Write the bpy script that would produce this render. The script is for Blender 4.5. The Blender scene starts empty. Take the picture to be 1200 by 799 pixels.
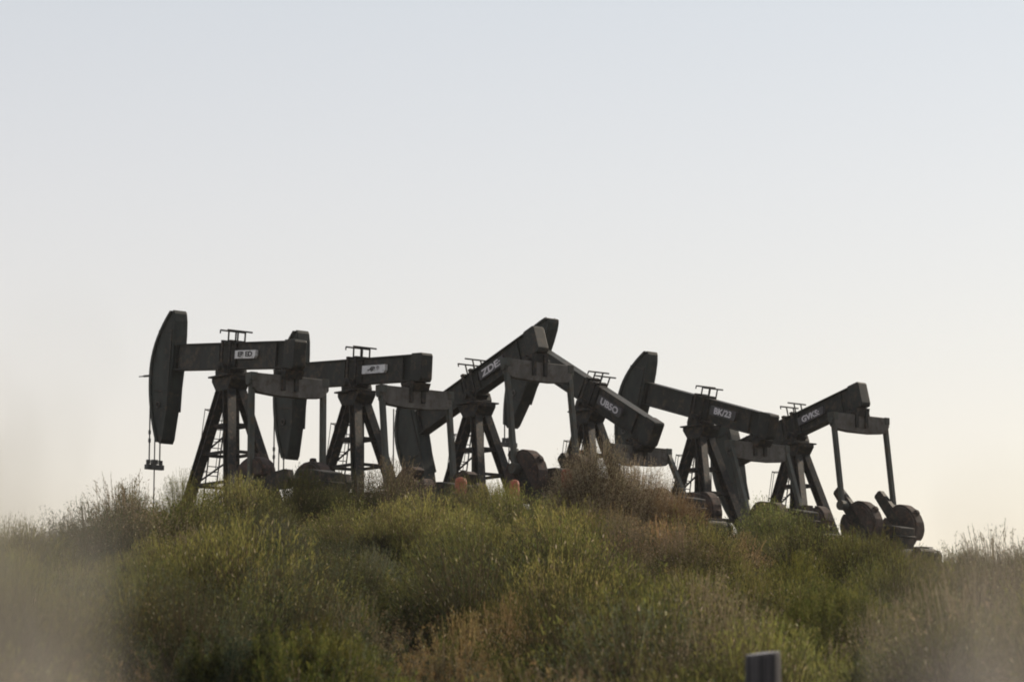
import bpy, bmesh, math, random
import numpy as np
from mathutils import Vector, Matrix, noise

R = math.radians
random.seed(7)
rng = np.random.default_rng(11)
scene = bpy.context.scene
COL = scene.collection

# ------------------------------------------------------------------ camera
F = 3400.0                      # focal length in pixels of a 1200 px wide frame
YH = 912.0                      # height of the true horizon in that frame
PITCH = math.atan((YH - 399.5) / F)
CAM = Vector((0, 0, 1.6))
cam_d = bpy.data.cameras.new("camera")
cam_d.lens = F / 1200 * 36
cam_d.sensor_width = 36
cam_d.clip_start = 0.1
cam_d.clip_end = 6000
cam_d.dof.use_dof = True
cam_d.dof.focus_distance = 82
cam_d.dof.aperture_fstop = 4.0
cam = bpy.data.objects.new("camera", cam_d)
cam.location = CAM
cam.rotation_euler = (R(90) + PITCH, 0, 0)
COL.objects.link(cam)
scene.camera = cam


def at(px, py, depth):
    """world point seen at (px,py) of the 1200x799 frame whose Y is depth"""
    d = Vector(((px - 600) / F, 1.0, -(py - 399.5) / F))
    c, s = math.cos(PITCH), math.sin(PITCH)
    w = Vector((d.x, d.y * c - d.z * s, d.y * s + d.z * c))
    return CAM + w * (depth / w.y)


# ------------------------------------------------------------------ materials
def new_mat(name):
    m = bpy.data.materials.new(name)
    m.use_nodes = True
    nt = m.node_tree
    nt.nodes.clear()
    return m, nt, nt.nodes, nt.links


def metal(name, col, col2, rough=0.6, scale=3.0, rust=None, amt=0.35, metallic=0.0):
    m, nt, N, L = new_mat(name)
    out = N.new('ShaderNodeOutputMaterial')
    b = N.new('ShaderNodeBsdfPrincipled')
    tc = N.new('ShaderNodeTexCoord')
    n1 = N.new('ShaderNodeTexNoise'); n1.inputs['Scale'].default_value = scale
    n1.inputs['Detail'].default_value = 8; n1.inputs['Roughness'].default_value = 0.65
    mp = N.new('ShaderNodeMapping'); mp.inputs['Scale'].default_value = (1, 1, 0.35)
    L.new(tc.outputs['Object'], mp.inputs[0]); L.new(mp.outputs[0], n1.inputs['Vector'])
    r1 = N.new('ShaderNodeValToRGB')
    r1.color_ramp.elements[0].position = 0.35; r1.color_ramp.elements[0].color = (*col, 1)
    r1.color_ramp.elements[1].position = 0.68; r1.color_ramp.elements[1].color = (*col2, 1)
    L.new(n1.outputs['Fac'], r1.inputs[0])
    last = r1.outputs[0]
    if rust:
        n2 = N.new('ShaderNodeTexNoise'); n2.inputs['Scale'].default_value = scale * 2.3
        n2.inputs['Detail'].default_value = 10; n2.inputs['Roughness'].default_value = 0.75
        L.new(tc.outputs['Object'], n2.inputs['Vector'])
        r2 = N.new('ShaderNodeValToRGB')
        r2.color_ramp.elements[0].position = 0.60 - amt * .3; r2.color_ramp.elements[1].position = 0.64
        L.new(n2.outputs['Fac'], r2.inputs[0])
        mx = N.new('ShaderNodeMixRGB'); mx.inputs[2].default_value = (*rust, 1)
        L.new(r2.outputs[0], mx.inputs[0]); L.new(last, mx.inputs[1])
        last = mx.outputs[0]
    L.new(last, b.inputs['Base Color'])
    b.inputs['Roughness'].default_value = rough
    b.inputs['Metallic'].default_value = metallic
    b.inputs['Specular IOR Level'].default_value = .2
    bp = N.new('ShaderNodeBump'); bp.inputs['Strength'].default_value = 0.25; bp.inputs['Distance'].default_value = 0.02
    L.new(n1.outputs['Fac'], bp.inputs['Height']); L.new(bp.outputs[0], b.inputs['Normal'])
    L.new(b.outputs[0], out.inputs[0])
    return m


M_DARK = metal('weathered_dark_paint', (0.005, 0.007, 0.0065), (0.022, 0.026, 0.024), 0.55, 1.6, (0.060, 0.042, 0.030), 0.3)
M_HEAD = metal('head_paint', (0.009, 0.013, 0.012), (0.034, 0.041, 0.038), 0.6, 1.4, (0.05, 0.04, 0.032), 0.2)
M_POST = metal('post_paint', (0.005, 0.006, 0.006), (0.016, 0.018, 0.018), 0.6, 2.2, (0.07, 0.045, 0.03), 0.35)
M_GREY = metal('faded_grey_paint', (0.060, 0.057, 0.052), (0.135, 0.128, 0.118), 0.65, 2.0, (0.055, 0.042, 0.034), 0.4)
M_PIT = metal('pitman_paint', (0.034, 0.039, 0.035), (0.075, 0.080, 0.073), 0.6, 2.0, (0.06, 0.045, 0.03), 0.3)
M_WEIGHT = metal('rusty_cast_iron', (0.016, 0.013, 0.012), (0.060, 0.047, 0.042), 0.85, 2.5, (0.095, 0.052, 0.038), 0.35)
M_CABLE = metal('wire_rope_steel', (0.045, 0.045, 0.045), (0.09, 0.09, 0.09), 0.5, 8)
M_ORANGE = metal('orange_paint', (0.24, 0.065, 0.042), (0.36, 0.10, 0.06), 0.6, 4, (0.16, 0.06, 0.03), 0.3)
M_PLATE = metal('white_plate_paint', (0.60, 0.59, 0.60), (0.78, 0.77, 0.77), 0.5, 5, (0.2, 0.19, 0.19), 0.2)
M_PLATED = metal('dark_plate_paint', (0.05, 0.048, 0.052), (0.09, 0.086, 0.09), 0.5, 5)
M_INK = metal('dark_lettering', (0.03, 0.03, 0.032), (0.06, 0.06, 0.062), 0.6, 6)
M_INKL = metal('pale_lettering', (0.52, 0.50, 0.52), (0.72, 0.69, 0.71), 0.6, 6)


def leaf_mat(name, tint, vary=0.35, transl=0.42):
    m, nt, N, L = new_mat(name)
    out = N.new('ShaderNodeOutputMaterial')
    at_ = N.new('ShaderNodeAttribute'); at_.attribute_name = 'Col'
    oi = N.new('ShaderNodeObjectInfo')
    geo = N.new('ShaderNodeNewGeometry')
    big = N.new('ShaderNodeTexNoise'); big.inputs['Scale'].default_value = 0.22; big.inputs['Detail'].default_value = 3
    L.new(geo.outputs['Position'], big.inputs['Vector'])
    hs = N.new('ShaderNodeHueSaturation')
    mu = N.new('ShaderNodeMixRGB'); mu.blend_type = 'MULTIPLY'; mu.inputs[0].default_value = 1
    mu.inputs[2].default_value = (*tint, 1)
    L.new(at_.outputs['Color'], mu.inputs[1]); L.new(mu.outputs[0], hs.inputs['Color'])
    a = N.new('ShaderNodeMapRange'); a.inputs[3].default_value = 1 - vary; a.inputs[4].default_value = 1 + vary
    L.new(oi.outputs['Random'], a.inputs[0]); L.new(a.outputs[0], hs.inputs['Value'])
    h = N.new('ShaderNodeMapRange'); h.inputs[1].default_value = .3; h.inputs[2].default_value = .7
    h.inputs[3].default_value = 0.490; h.inputs[4].default_value = 0.525
    L.new(big.outputs['Fac'], h.inputs[0]); L.new(h.outputs[0], hs.inputs['Hue'])
    d = N.new('ShaderNodeBsdfDiffuse'); t = N.new('ShaderNodeBsdfTranslucent'); mx = N.new('ShaderNodeMixShader')
    mx.inputs[0].default_value = transl
    L.new(hs.outputs[0], d.inputs[0]); L.new(hs.outputs[0], t.inputs[0])
    L.new(d.outputs[0], mx.inputs[1]); L.new(t.outputs[0], mx.inputs[2]); L.new(mx.outputs[0], out.inputs[0])
    return m


# ------------------------------------------------------------------ mesh helpers
def obj(name, bm, mat, parent=None, bevel=0.0, smooth=False):
    me = bpy.data.meshes.new(name)
    bmesh.ops.recalc_face_normals(bm, faces=bm.faces)
    bm.to_mesh(me); bm.free()
    me.materials.append(mat)
    if smooth:
        for p in me.polygons:
            p.use_smooth = True
    o = bpy.data.objects.new(name, me)
    COL.objects.link(o)
    if parent:
        o.parent = parent
    if bevel:
        b = o.modifiers.new('bevel', 'BEVEL'); b.width = bevel; b.segments = 2; b.limit_method = 'ANGLE'
    return o


def box(bm, c, s, M=None):
    r = bmesh.ops.create_cube(bm, size=1)
    for v in r['verts']:
        v.co = Vector((v.co.x * s[0] + c[0], v.co.y * s[1] + c[1], v.co.z * s[2] + c[2]))
        if M is not None:
            v.co = M @ v.co
    return r['verts']


def prism(bm, pts, y0, y1, M=None):
    """polygon pts (x,z) extruded from y0 to y1"""
    a = [bm.verts.new((p[0], y0, p[1])) for p in pts]
    b = [bm.verts.new((p[0], y1, p[1])) for p in pts]
    bm.faces.new(a); bm.faces.new(b[::-1])
    n = len(pts)
    for i in range(n):
        bm.faces.new((a[i], b[i], b[(i + 1) % n], a[(i + 1) % n]))
    if M is not None:
        for v in a + b:
            v.co = M @ v.co


def bar(bm, p, q, w, h, up=Vector((0, 0, 1)), taper=1.0):
    """rectangular bar between p and q"""
    p, q = Vector(p), Vector(q)
    d = (q - p).normalized()
    s = d.cross(up)
    if s.length < 1e-3:
        s = d.cross(Vector((1, 0, 0)))
    s.normalize(); u = s.cross(d)
    vs = []
    for c, k in ((p, 1.0), (q, taper)):
        for a, b in ((-1, -1), (1, -1), (1, 1), (-1, 1)):
            vs.append(bm.verts.new(c + s * a * w * k / 2 + u * b * h * k / 2))
    bm.faces.new(vs[:4]); bm.faces.new(vs[7:3:-1])
    for i in range(4):
        j = (i + 1) % 4
        bm.faces.new((vs[i], vs[i + 4], vs[j + 4], vs[j]))


def hbar(bm, p, q, w, up=Vector((0, 0, 1))):
    """H section member: two flanges and a web"""
    p, q = Vector(p), Vector(q)
    d = (q - p).normalized(); s = d.cross(up).normalized(); u = s.cross(d)
    t = w * 0.13
    bar(bm, p + u * (w / 2 - t / 2), q + u * (w / 2 - t / 2), w, t, up)
    bar(bm, p - u * (w / 2 - t / 2), q - u * (w / 2 - t / 2), w, t, up)
    bar(bm, p, q, t, w - 2 * t, up)


def tube(bm, pts, r, n=8):
    pts = [Vector(p) for p in pts]
    rings = []
    for i, p in enumerate(pts):
        a = pts[max(i - 1, 0)]; b = pts[min(i + 1, len(pts) - 1)]
        d = (b - a).normalized()
        s = d.cross(Vector((0, 1, 0)))
        if s.length < 0.05:
            s = d.cross(Vector((1, 0, 0)))
        s.normalize(); u = s.cross(d)
        rr = r[i] if isinstance(r, (list, tuple)) else r
        rings.append([bm.verts.new(p + (s * math.cos(k * 2 * math.pi / n) + u * math.sin(k * 2 * math.pi / n)) * rr) for k in range(n)])
    for a, b in zip(rings, rings[1:]):
        for k in range(n):
            bm.faces.new((a[k], a[(k + 1) % n], b[(k + 1) % n], b[k]))
    bm.faces.new(rings[0][::-1]); bm.faces.new(rings[-1])


def thing(name, label, cat, loc=(0, 0, 0), rz=0.0, group=None):
    o = bpy.data.objects.new(name, None); COL.objects.link(o)
    o.location = loc; o.rotation_euler = (0, 0, rz)
    o.empty_display_size = 0.3
    o['label'] = label; o['category'] = cat
    if group:
        o['group'] = group
    return o


def text_mesh(name, s, size, mat, M, parent):
    cu = bpy.data.curves.new(name, 'FONT'); cu.body = s; cu.size = size
    cu.align_x = 'CENTER'; cu.align_y = 'CENTER'; cu.extrude = 0.004; cu.offset = 0.008
    tmp = bpy.data.objects.new('tmp', cu); COL.objects.link(tmp)
    dg = bpy.context.evaluated_depsgraph_get()
    me = bpy.data.meshes.new_from_object(tmp.evaluated_get(dg))
    bpy.data.objects.remove(tmp); bpy.data.curves.remove(cu)
    me.transform(M)
    me.name = name
    me.materials.clear(); me.materials.append(mat)
    o = bpy.data.objects.new(name, me); COL.objects.link(o); o.parent = parent
    return o


# ------------------------------------------------------------------ pump jack
PZ = 5.15      # pivot height
HR = 4.0       # horse head radius
SH = (4.2, 1.5)  # crank shaft x, z
LP, CR = 2.65, 1.3


def pumpjack(label, loc, rz, tilt, crank, plate, extra_rod=False):
    t = thing('pumpjack', label, 'pumpjack', loc, rz, 'pumpjacks standing in a row on the hill')
    T = Matrix.Translation((0, 0, PZ)) @ Matrix.Rotation(-R(tilt), 4, 'Y')   # + = tail up
    # ---- skid
    bm = bmesh.new()
    for y in (-.62, .62):
        hbar(bm, (-1.9, y, .30), (6.1, y, .30), .34)
    for x in (-1.7, -.9, .4, 1.4, 2.6, 4.2, 5.2, 5.95):
        hbar(bm, (x, -.6, .31), (x, .6, .31), .24)
    obj('skid_base', bm, M_POST, t)
    # ---- sampson post legs
    feet = [(-1.15, -.95), (-1.15, .95), (1.45, -.95), (1.45, .95)]
    for fx, fy in feet:
        bm = bmesh.new()
        hbar(bm, (fx, fy, .47), (math.copysign(.16, fx), math.copysign(.17, fy), 4.62), .28, Vector((1, 0, 0)))
        box(bm, (fx, fy, .49), (.4, .4, .05))
        obj('leg', bm, M_POST, t)
    bm = bmesh.new()

    def lp(i, k):
        fx, fy = feet[i]
        a = Vector((fx, fy, .47)); b = Vector((math.copysign(.16, fx), math.copysign(.17, fy), 4.62))
        return a.lerp(b, k)
    for k0, k1 in ((.06, .30), (.30, .52), (.52, .72)):
        for a, b in ((0, 1), (2, 3), (0, 2), (1, 3)):
            bar(bm, lp(a, k1), lp(b, k1), .07, .09)
            if a == 0 and b == 1:
                bar(bm, lp(a, k0), lp(b, k1), .05, .05)
    obj('cross_brace', bm, M_POST, t)
    # ---- ladder up the near side
    bm = bmesh.new()
    for s in (-.2, .2):
        tube(bm, [(-1.28 + .0, s, .4), (-.42, s, 4.5), (-.44, s, 5.0)], .022, 6)
    for k in range(15):
        f = k / 15
        x = -1.28 + .86 * f; z = .45 + 4.05 * f
        tube(bm, [(x, -.2, z), (x, .2, z)], .014, 6)
    for z, w in ((2.2, .0), (3.1, 0), (4.0, 0)):
        x = -1.28 + .86 * (z - .4) / 4.1
        tube(bm, [(x, -.2, z), (x - .35, -.32, z + .02), (x - .58, 0, z + .02), (x - .35, .32, z + .02), (x, .2, z)], .016, 5)
    for dx, y in ((-.35, -.32), (-.58, 0), (-.35, .32)):
        tube(bm, [(-.90 + dx, y, 2.2), (-.52 + dx, y, 4.05)], .012, 5)
    obj('ladder', bm, M_POST, t)
    # ---- platform and saddle bearing
    bm = bmesh.new()
    prism(bm, [(-.30, 4.50), (.30, 4.50), (.52, 4.80), (.52, 4.90), (-.52, 4.90), (-.52, 4.80)], -.34, .34)
    box(bm, (0, 0, 4.925), (1.05, .95, .05))
    obj('post_cap', bm, M_POST, t, .01)
    bm = bmesh.new()
    box(bm, (0, 0, 5.0), (.5, .8, .10))
    for y in (-.32, .32):
        prism(bm, [(-.24, 5.04), (.24, 5.04), (.15, 5.27), (.06, 5.33), (-.06, 5.33), (-.15, 5.27)], y - .10, y + .10)
    tube(bm, [(0, -.5, PZ), (0, .5, PZ)], .08, 14)
    obj('saddle_bearing', bm, M_POST, t, .01)
    # ---- walking beam
    B0, B1 = .0, .79      # bottom, top of the beam in the beam frame
    bm = bmesh.new()
    x0, x1 = -3.05, 3.42
    bt = .035
    box(bm, ((x0 + x1) / 2, 0, B1 - bt / 2), (x1 - x0, .40, bt), T)
    box(bm, ((x0 + x1) / 2, 0, B0 + bt / 2), (x1 - x0, .40, bt), T)
    box(bm, ((x0 + x1) / 2, 0, (B0 + B1) / 2), (x1 - x0, .24, B1 - B0 - 2 * bt), T)
    for x in (-2.75, -.42, .42, 2.5):
        box(bm, (x, 0, (B0 + B1) / 2), (.03, .37, B1 - B0 - 2 * bt - .004), T)
    obj('walking_beam', bm, M_DARK, t, .006)
    bm = bmesh.new()      # clamp straps of the centre bearing
    for x in (-.2, .2):
        for y in (-.235, .235):
            box(bm, (x, y, (B0 + B1) / 2 - .03), (.10, .05, B1 - B0 + .14), T)
        box(bm, (x, 0, B1 + .04), (.12, .52, .06), T)
    box(bm, (0, 0, B0 - .035), (.62, .54, .065), T)
    obj('clamp_strap', bm, M_POST, t, .005)
    bm = bmesh.new()      # boxed tail end
    prism(bm, [(2.95, B0 - .04), (3.40, B0 - .04), (3.46, B0 + .06), (3.46, B1 - .04), (3.42, B1 + .03), (2.95, B1 + .03)], -.215, .215, T)
    obj('tail_cap', bm, M_DARK, t, .02)
    # ---- greasing rails on top of the beam
    bm = bmesh.new()
    for x in (-.02, .36):
        tube(bm, [T @ Vector((x, -.46, B1 + .34)), T @ Vector((x, .42, B1 + .34))], .026, 6)
        for y in (-.16, .17):
            tube(bm, [T @ Vector((x, y, B1 + .0)), T @ Vector((x, y, B1 + .34))], .026, 6)
    tube(bm, [T @ Vector((-.02, -.46, B1 + .34)), T @ Vector((-.02, -.46, B1 + .24))], .02, 6)
    obj('hand_rail', bm, M_POST, t)
    # ---- horse head
    hw = .235
    arc = []
    a0, a1 = math.asin(1.78 / HR), -math.asin(2.18 / HR)
    for k in range(21):
        zz = 1.80 - 3.98 * k / 20
        arc.append((-HR + (.92 * (zz / 1.8) ** 2 if zz > 0 else .62 * (zz / 2.18) ** 2), zz))
    back = [(-3.22, -2.24), (-3.14, -2.1), (-3.02, -1.3), (-2.90, -.45), (-2.84, .2), (-2.84, 1.1), (-2.87, 1.5), (-2.93, 1.74), (-3.0, 1.84)]
    bm = bmesh.new()
    prism(bm, arc + back, -hw, hw, T)
    obj_head = obj('horse_head', bm, M_HEAD, t, .02)
    bm = bmesh.new()      # the curved face plate, a little wider than the head
    outer = [(x - .045, z * 1.006) for x, z in arc]
    for (p, q, p2, q2) in zip(arc, arc[1:], outer, outer[1:]):
        prism(bm, [p, p2, q2, q], -hw - .05, hw + .05, T)
    for y in (-hw - .028, hw + .028):
        prism(bm, [(x + .06, z) for x, z in arc] + [(x, z) for x, z in arc[::-1]], y - .02, y + .02, T)
    obj('arc_plate', bm, M_HEAD, obj_head)
    for y in (-hw - .012, hw + .012):      # stiffener frame on each side of the head
        bm = bmesh.new()
        for z in (-1.2, -.62, 1.2):
            xx = -HR + .3
            box(bm, ((xx - 3.0) / 2, y, z), (abs(xx + 3.0), .024, .05), T)
        box(bm, (-3.0, y, 0), (.07, .03, 2.5), T)
        obj('stiffener', bm, M_DARK, obj_head)
    bm = bmesh.new()
    ring = [T @ Vector((-3.45 + .085 * math.cos(k * math.pi / 6), -hw - .03, -1.05 + .085 * math.sin(k * math.pi / 6))) for k in range(13)]
    tube(bm, ring, .022, 6)
    obj('lifting_eye', bm, M_GREY, obj_head)
    # ---- bridle
    hx = -HR * 1.02
    cz = 2.2 + HR * R(-tilt)
    bm = bmesh.new()
    for y in (-.19, .19):
        tube(bm, [(hx + .0, y, PZ), (hx, y, cz)], .022, 6)
        for z in (cz + .1, cz + .75, cz + 1.0):
            tube(bm, [(hx, y, z), (hx, y, z + .12)], .04, 6)
        pts = [T @ Vector((x_ - .03, y, z_)) for x_, z_ in outer]
        pts = [p_ for p_ in pts if p_.z > PZ + .15]
        if len(pts) < 2:
            continue
        tube(bm, pts, .018, 6)
    br = obj('bridle', bm, M_CABLE, t)
    bm = bmesh.new()
    box(bm, (hx, 0, cz), (.16, .62, .15))
    box(bm, (hx, 0, cz + .16), (.13, .2, .14))
    for y in (-.25, .25):
        box(bm, (hx, y, cz + .14), (.08, .06, .16))
    obj('carrier_bar', bm, M_CABLE, br, .01)
    bm = bmesh.new()
    tube(bm, [(hx, 0, max(cz + 1.35, 2.0)), (hx, 0, .9)], .02, 8)
    obj('polished_rod', bm, M_CABLE, t)
    bm = bmesh.new()
    tube(bm, [(hx, 0, -.15), (hx, 0, .12), (hx, 0, .12), (hx, 0, .2), (hx, 0, .2), (hx, 0, .5), (hx, 0, .5), (hx, 0, .56), (hx, 0, .56), (hx, 0, .95)],
         [.12, .12, .2, .2, .1, .1, .16, .16, .07, .06], 14)
    tube(bm, [(hx - .45, 0, .36), (hx + .4, 0, .36)], .06, 10)
    tube(bm, [(hx - .48, 0, .36), (hx - .43, 0, .36)], .12, 12)
    obj('wellhead', bm, M_WEIGHT, t)
    if extra_rod:
        bm = bmesh.new()
        tube(bm, [T @ Vector((-HR + .1, -.2, -.15)), T @ Vector((-HR - .45, -.2, -.17))], .035, 6)
        tube(bm, [T @ Vector((-HR - .42, -.2, -.17)), T @ Vector((-HR - .72, -.2, -.18))], .018, 6)
        obj('pointer_rod', bm, M_CABLE, obj_head)
    # ---- equalizer
    ex = T @ Vector((2.95, 0, -.62 + .12))
    bm = bmesh.new()
    ew = 1.30
    pts = [(-ew, .27), (ew, .27), (ew, -.16), (1.12, -.29), (.5, -.34), (-.5, -.34), (-1.12, -.29), (-ew, -.16)]
    a = [bm.verts.new((ex.x - .13, p[0], ex.z + p[1])) for p in pts]
    b = [bm.verts.new((ex.x + .13, p[0], ex.z + p[1])) for p in pts]
    bm.faces.new(a); bm.faces.new(b[::-1])
    for i in range(len(pts)):
        j = (i + 1) % len(pts)
        bm.faces.new((a[i], b[i], b[j], a[j]))
    eq = obj('equalizer', bm, M_GREY, t, .02)
    bm = bmesh.new()
    for y in (-.27, .18):
        for dx in (-.18, .18):
            box(bm, (ex.x + dx, y, ex.z + .16), (.06, .13, .66))
    prism(bm, [(2.62, B0 - .06), (3.28, B0 - .06), (3.18, B0 - .30), (2.72, B0 - .30)], -.32, .32, T)
    tube(bm, [(ex.x, -.45, ex.z + .3), (ex.x, .45, ex.z + .3)], .09, 12)
    obj('tail_bearing', bm, M_POST, t)
    # ---- crank geometry
    ang, wr = R(crank[0]), crank[1]
    pin = Vector((SH[0] + CR * math.cos(ang), SH[1] + CR * math.sin(ang)))
    for s in (-1, 1):
        bm = bmesh.new()
        y = s * 1.26
        top = Vector((ex.x, y, ex.z + .22)); bot = Vector((pin.x, y, pin.y - .12))
        bar(bm, top, bot, .15, .15, Vector((0, 1, 0)))
        box(bm, (ex.x, y, ex.z + .16), (.30, .22, .24))
        tube(bm, [(ex.x, y - .14, ex.z), (ex.x, y + .14, ex.z)], .1, 12)
        tube(bm, [(pin.x, y - .14, pin.y), (pin.x, y + .14, pin.y)], .17, 14)
        obj('pitman_arm', bm, M_PIT, t, .008)
        C = Matrix.Translation((SH[0], 0, SH[1])) @ Matrix.Rotation(-ang, 4, 'Y')
        bm = bmesh.new()
        yc = s * 1.0
        prism(bm, [(-.28, -.24), (-.1, -.28), (2.0, -.17), (2.05, -.1), (2.05, .1), (2.0, .17), (-.1, .28), (-.28, .24), (-.34, 0)], yc - .10, yc + .10, C)
        cr = obj('crank', bm, M_POST, t, .01)
        for sd in (-1, 1):
            bm = bmesh.new()
            pts = []
            for k in range(25):
                a = math.pi * k / 24
                rr = .58 * (1 + .012 * math.sin(k * 2.1 + sd))
                pts.append((wr + .76 * math.cos(a) * (1.0 if math.cos(a) > 0 else .95), sd * (.21 + rr * math.sin(a) ** .9)))
            prism(bm, pts, yc - .19, yc + .19, C)
            inner = [(wr + (x - wr) * .72, sd * .21 + (z - sd * .21) * .72 + sd * .04) for x, z in pts]
            prism(bm, inner, yc + s * .18, yc + s * .26, C)
            prism(bm, [(wr - .12, sd * .78), (wr + .10, sd * .78), (wr + .06, sd * .90), (wr - .08, sd * .90)], yc - .07, yc + .07, C)
            prism(bm, [(wr + (x - wr) * .86, sd * .23 + (z - sd * .21) * .86) for x, z in pts], yc - .25, yc - .188, C)
            for xx in (wr - .32, wr, wr + .32):
                cpt = [C @ Vector((xx, yc - .24, sd * .34)), C @ Vector((xx, yc + .24, sd * .34))]
                tube(bm, cpt, .05, 8)
            obj('counterweight', bm, M_WEIGHT, t, .03)
    # ---- gear reducer on its pedestal
    bm = bmesh.new()
    gx, gz = SH
    pts = [(gx - .5, gz - .5), (gx + .85, gz - .5), (gx + .9, gz + .2), (gx + .8, gz + .22), (gx + .4, gz + .3), (gx - .25, gz + .34), (gx - .45, gz + .22), (gx - .52, gz + .0)]
    prism(bm, pts, -.36, .36)
    tube(bm, [(gx, -1.12, gz), (gx, 1.15, gz)], .13, 14)
    box(bm, (gx + .17, 0, gz - .1), (1.5, .84, .07))
    tube(bm, [(gx + .62, -.5, gz - .68), (gx + .62, .68, gz - .68)], .06, 12)
    obj('gear_reducer', bm, M_POST, t, .03)
    bm = bmesh.new()
    prism(bm, [(gx - .75, .47), (gx + 1.1, .47), (gx + .9, gz - .51), (gx - .55, gz - .51)], -.45, .45)
    obj('pedestal', bm, M_POST, t, .02)
    bm = bmesh.new()
    n = 14
    pts = [(gx + .62 + .30 * math.cos(a), gz - .68 + .30 * math.sin(a)) for a in [R(70) + R(200) * k / n for k in range(n + 1)]]
    pts += [(gx + 1.55 + .2 * math.cos(a), .74 + .2 * math.sin(a)) for a in [R(-100) + R(170) * k / n for k in range(n + 1)]]
    prism(bm, pts, .60, .74)
    obj('belt_guard', bm, M_POST, t, .02)
    bm = bmesh.new()
    tube(bm, [(gx + 1.55, -.3, .74), (gx + 1.55, -.3, .74), (gx + 1.55, .45, .74), (gx + 1.55, .45, .74), (gx + 1.55, .7, .74)], [.16, .25, .25, .1, .05], 16)
    for k in range(10):
        a = k * math.pi / 5
        box(bm, (0, 0, 0), (.03, .62, .05), Matrix.Translation((gx + 1.55, .08, .74)) @ Matrix.Rotation(a, 4, 'Y') @ Matrix.Translation((.285, 0, 0)))
    box(bm, (gx + 1.55, .08, .54), (.6, .5, .15))
    obj('motor', bm, M_POST, t)
    # ---- name plate
    yp = -.20
    px0, pz0 = plate.get('at', (1.12, .36))
    w, h = plate['size']
    bm = bmesh.new()
    pts = [(px0 - w / 2, pz0 - h / 2), (px0 + w / 2 - .06, pz0 - h / 2), (px0 + w / 2, pz0 - h / 2 + .08), (px0 + w / 2, pz0 + h / 2), (px0 - w / 2, pz0 + h / 2)]
    prism(bm, pts, yp - .018, yp + .12, T)
    pl = obj('name_plate', bm, M_PLATE if plate['light'] else M_PLATED, t)
    TM = T @ Matrix.Translation((px0, yp - .021, pz0)) @ Matrix.Rotation(R(90), 4, 'X')
    TM = TM @ Matrix.Diagonal((plate.get('sx', 1.0), 1, 1, 1))
    text_mesh('lettering', plate['text'], plate['ts'], M_INK if plate['light'] else M_INKL, TM, pl)
    return t


PHI = R(39.8)
sad = [(271, 433), (418, 451), (559, 465), (690, 474), (821, 492), (933, 513)]
tilts = [-5.5, -3.7, 19.4, -28.5, -16, 14]
sides = [(182, 1.4), (-130, .1), (128, .95), (-90, .2), (-97, .2), (130, .35)]   # crank angle, radius of the weights
labels = [
    'dark grey pumpjack at the left end of the row, its whole head clear against sky',
    'dark pumpjack second from left, beam nearly level, its head behind the leftmost one',
    'black pumpjack with beam tilted steeply tail up, orange posts at its feet',
    'black pumpjack with beam plunging steeply down right from the peak of the row',
    'black pumpjack with a pointed horse head raised clear and beam sloping gently down right',
    'dark pumpjack at the right end, rusty round counterweights against the sky',
]
plates = [
    dict(light=True, size=(1.05, .24), text='EB ED', ts=.20, sx=1.45, at=(.98, .42)),
    dict(light=True, size=(1.15, .25), text='-4B *', ts=.20, sx=1.35, at=(1.1, .42)),
    dict(light=False, size=(1.25, .30), text='ZDE:', ts=.31, sx=1.45, at=(1.18, .44)),
    dict(light=False, size=(1.25, .30), text='UB5O', ts=.29, sx=1.25, at=(1.18, .42)),
    dict(light=False, size=(1.25, .30), text='BK/23', ts=.29, sx=1.2, at=(1.22, .44)),
    dict(light=False, size=(1.25, .28), text='GVKS:', ts=.28, sx=1.15, at=(1.05, .42)),
]
bases = []
for i in range(6):
    Y = 85 + 3.0 * i
    p = at(sad[i][0], sad[i][1], Y)
    base = Vector((p.x, p.y, p.z - PZ))
    bases.append(base)
    pj = pumpjack(labels[i], base, PHI - R(90), tilts[i], sides[i], plates[i], extra_rod=(i == 0))
    if i == 2:      # only this machine has a tall round-topped drive housing
        bm = bmesh.new()
        prism(bm, [(3.35, .5), (4.95, .5), (5.0, 2.1), (4.85, 2.38), (4.5, 2.5), (3.8, 2.5), (3.45, 2.38), (3.3, 2.1)], -.66, .66)
        for zz in (1.2, 1.8):
            box(bm, (4.15, 0, zz), (1.76, 1.38, .06))
        obj('drive_housing', bm, M_POST, pj, .04)

# ------------------------------------------------------------------ terrain
crest_px = [(-600, 660), (-200, 760), (0, 738), (40, 706), (75, 640), (110, 592), (170, 582), (230, 585), (280, 588), (330, 566), (400, 562), (450, 564), (550, 574), (610, 574),
            (645, 574), (685, 562), (770, 562), (815, 588), (870, 606), (950, 620), (1040, 633), (1100, 640), (1200, 632), (1400, 630), (1900, 680)]
YC = 70.0
cx = np.array([(p[0] - 600) / F * YC for p in crest_px])
cz_ = np.array([CAM.z + (YH - p[1]) / F * YC - 1.25 for p in crest_px])
B = np.array([[b.x, b.y, b.z] for b in bases])
A_ = np.c_[B[:, 0], B[:, 1], np.ones(6)]
# the pump pad: heights along the row
row_d = np.array([math.cos(PHI), math.sin(PHI)])
row_s = (B[:, :2] - B[0, :2]) @ row_d


def sstep(a, b, x):
    t = np.clip((x - a) / (b - a), 0, 1)
    return t * t * (3 - 2 * t)


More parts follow.
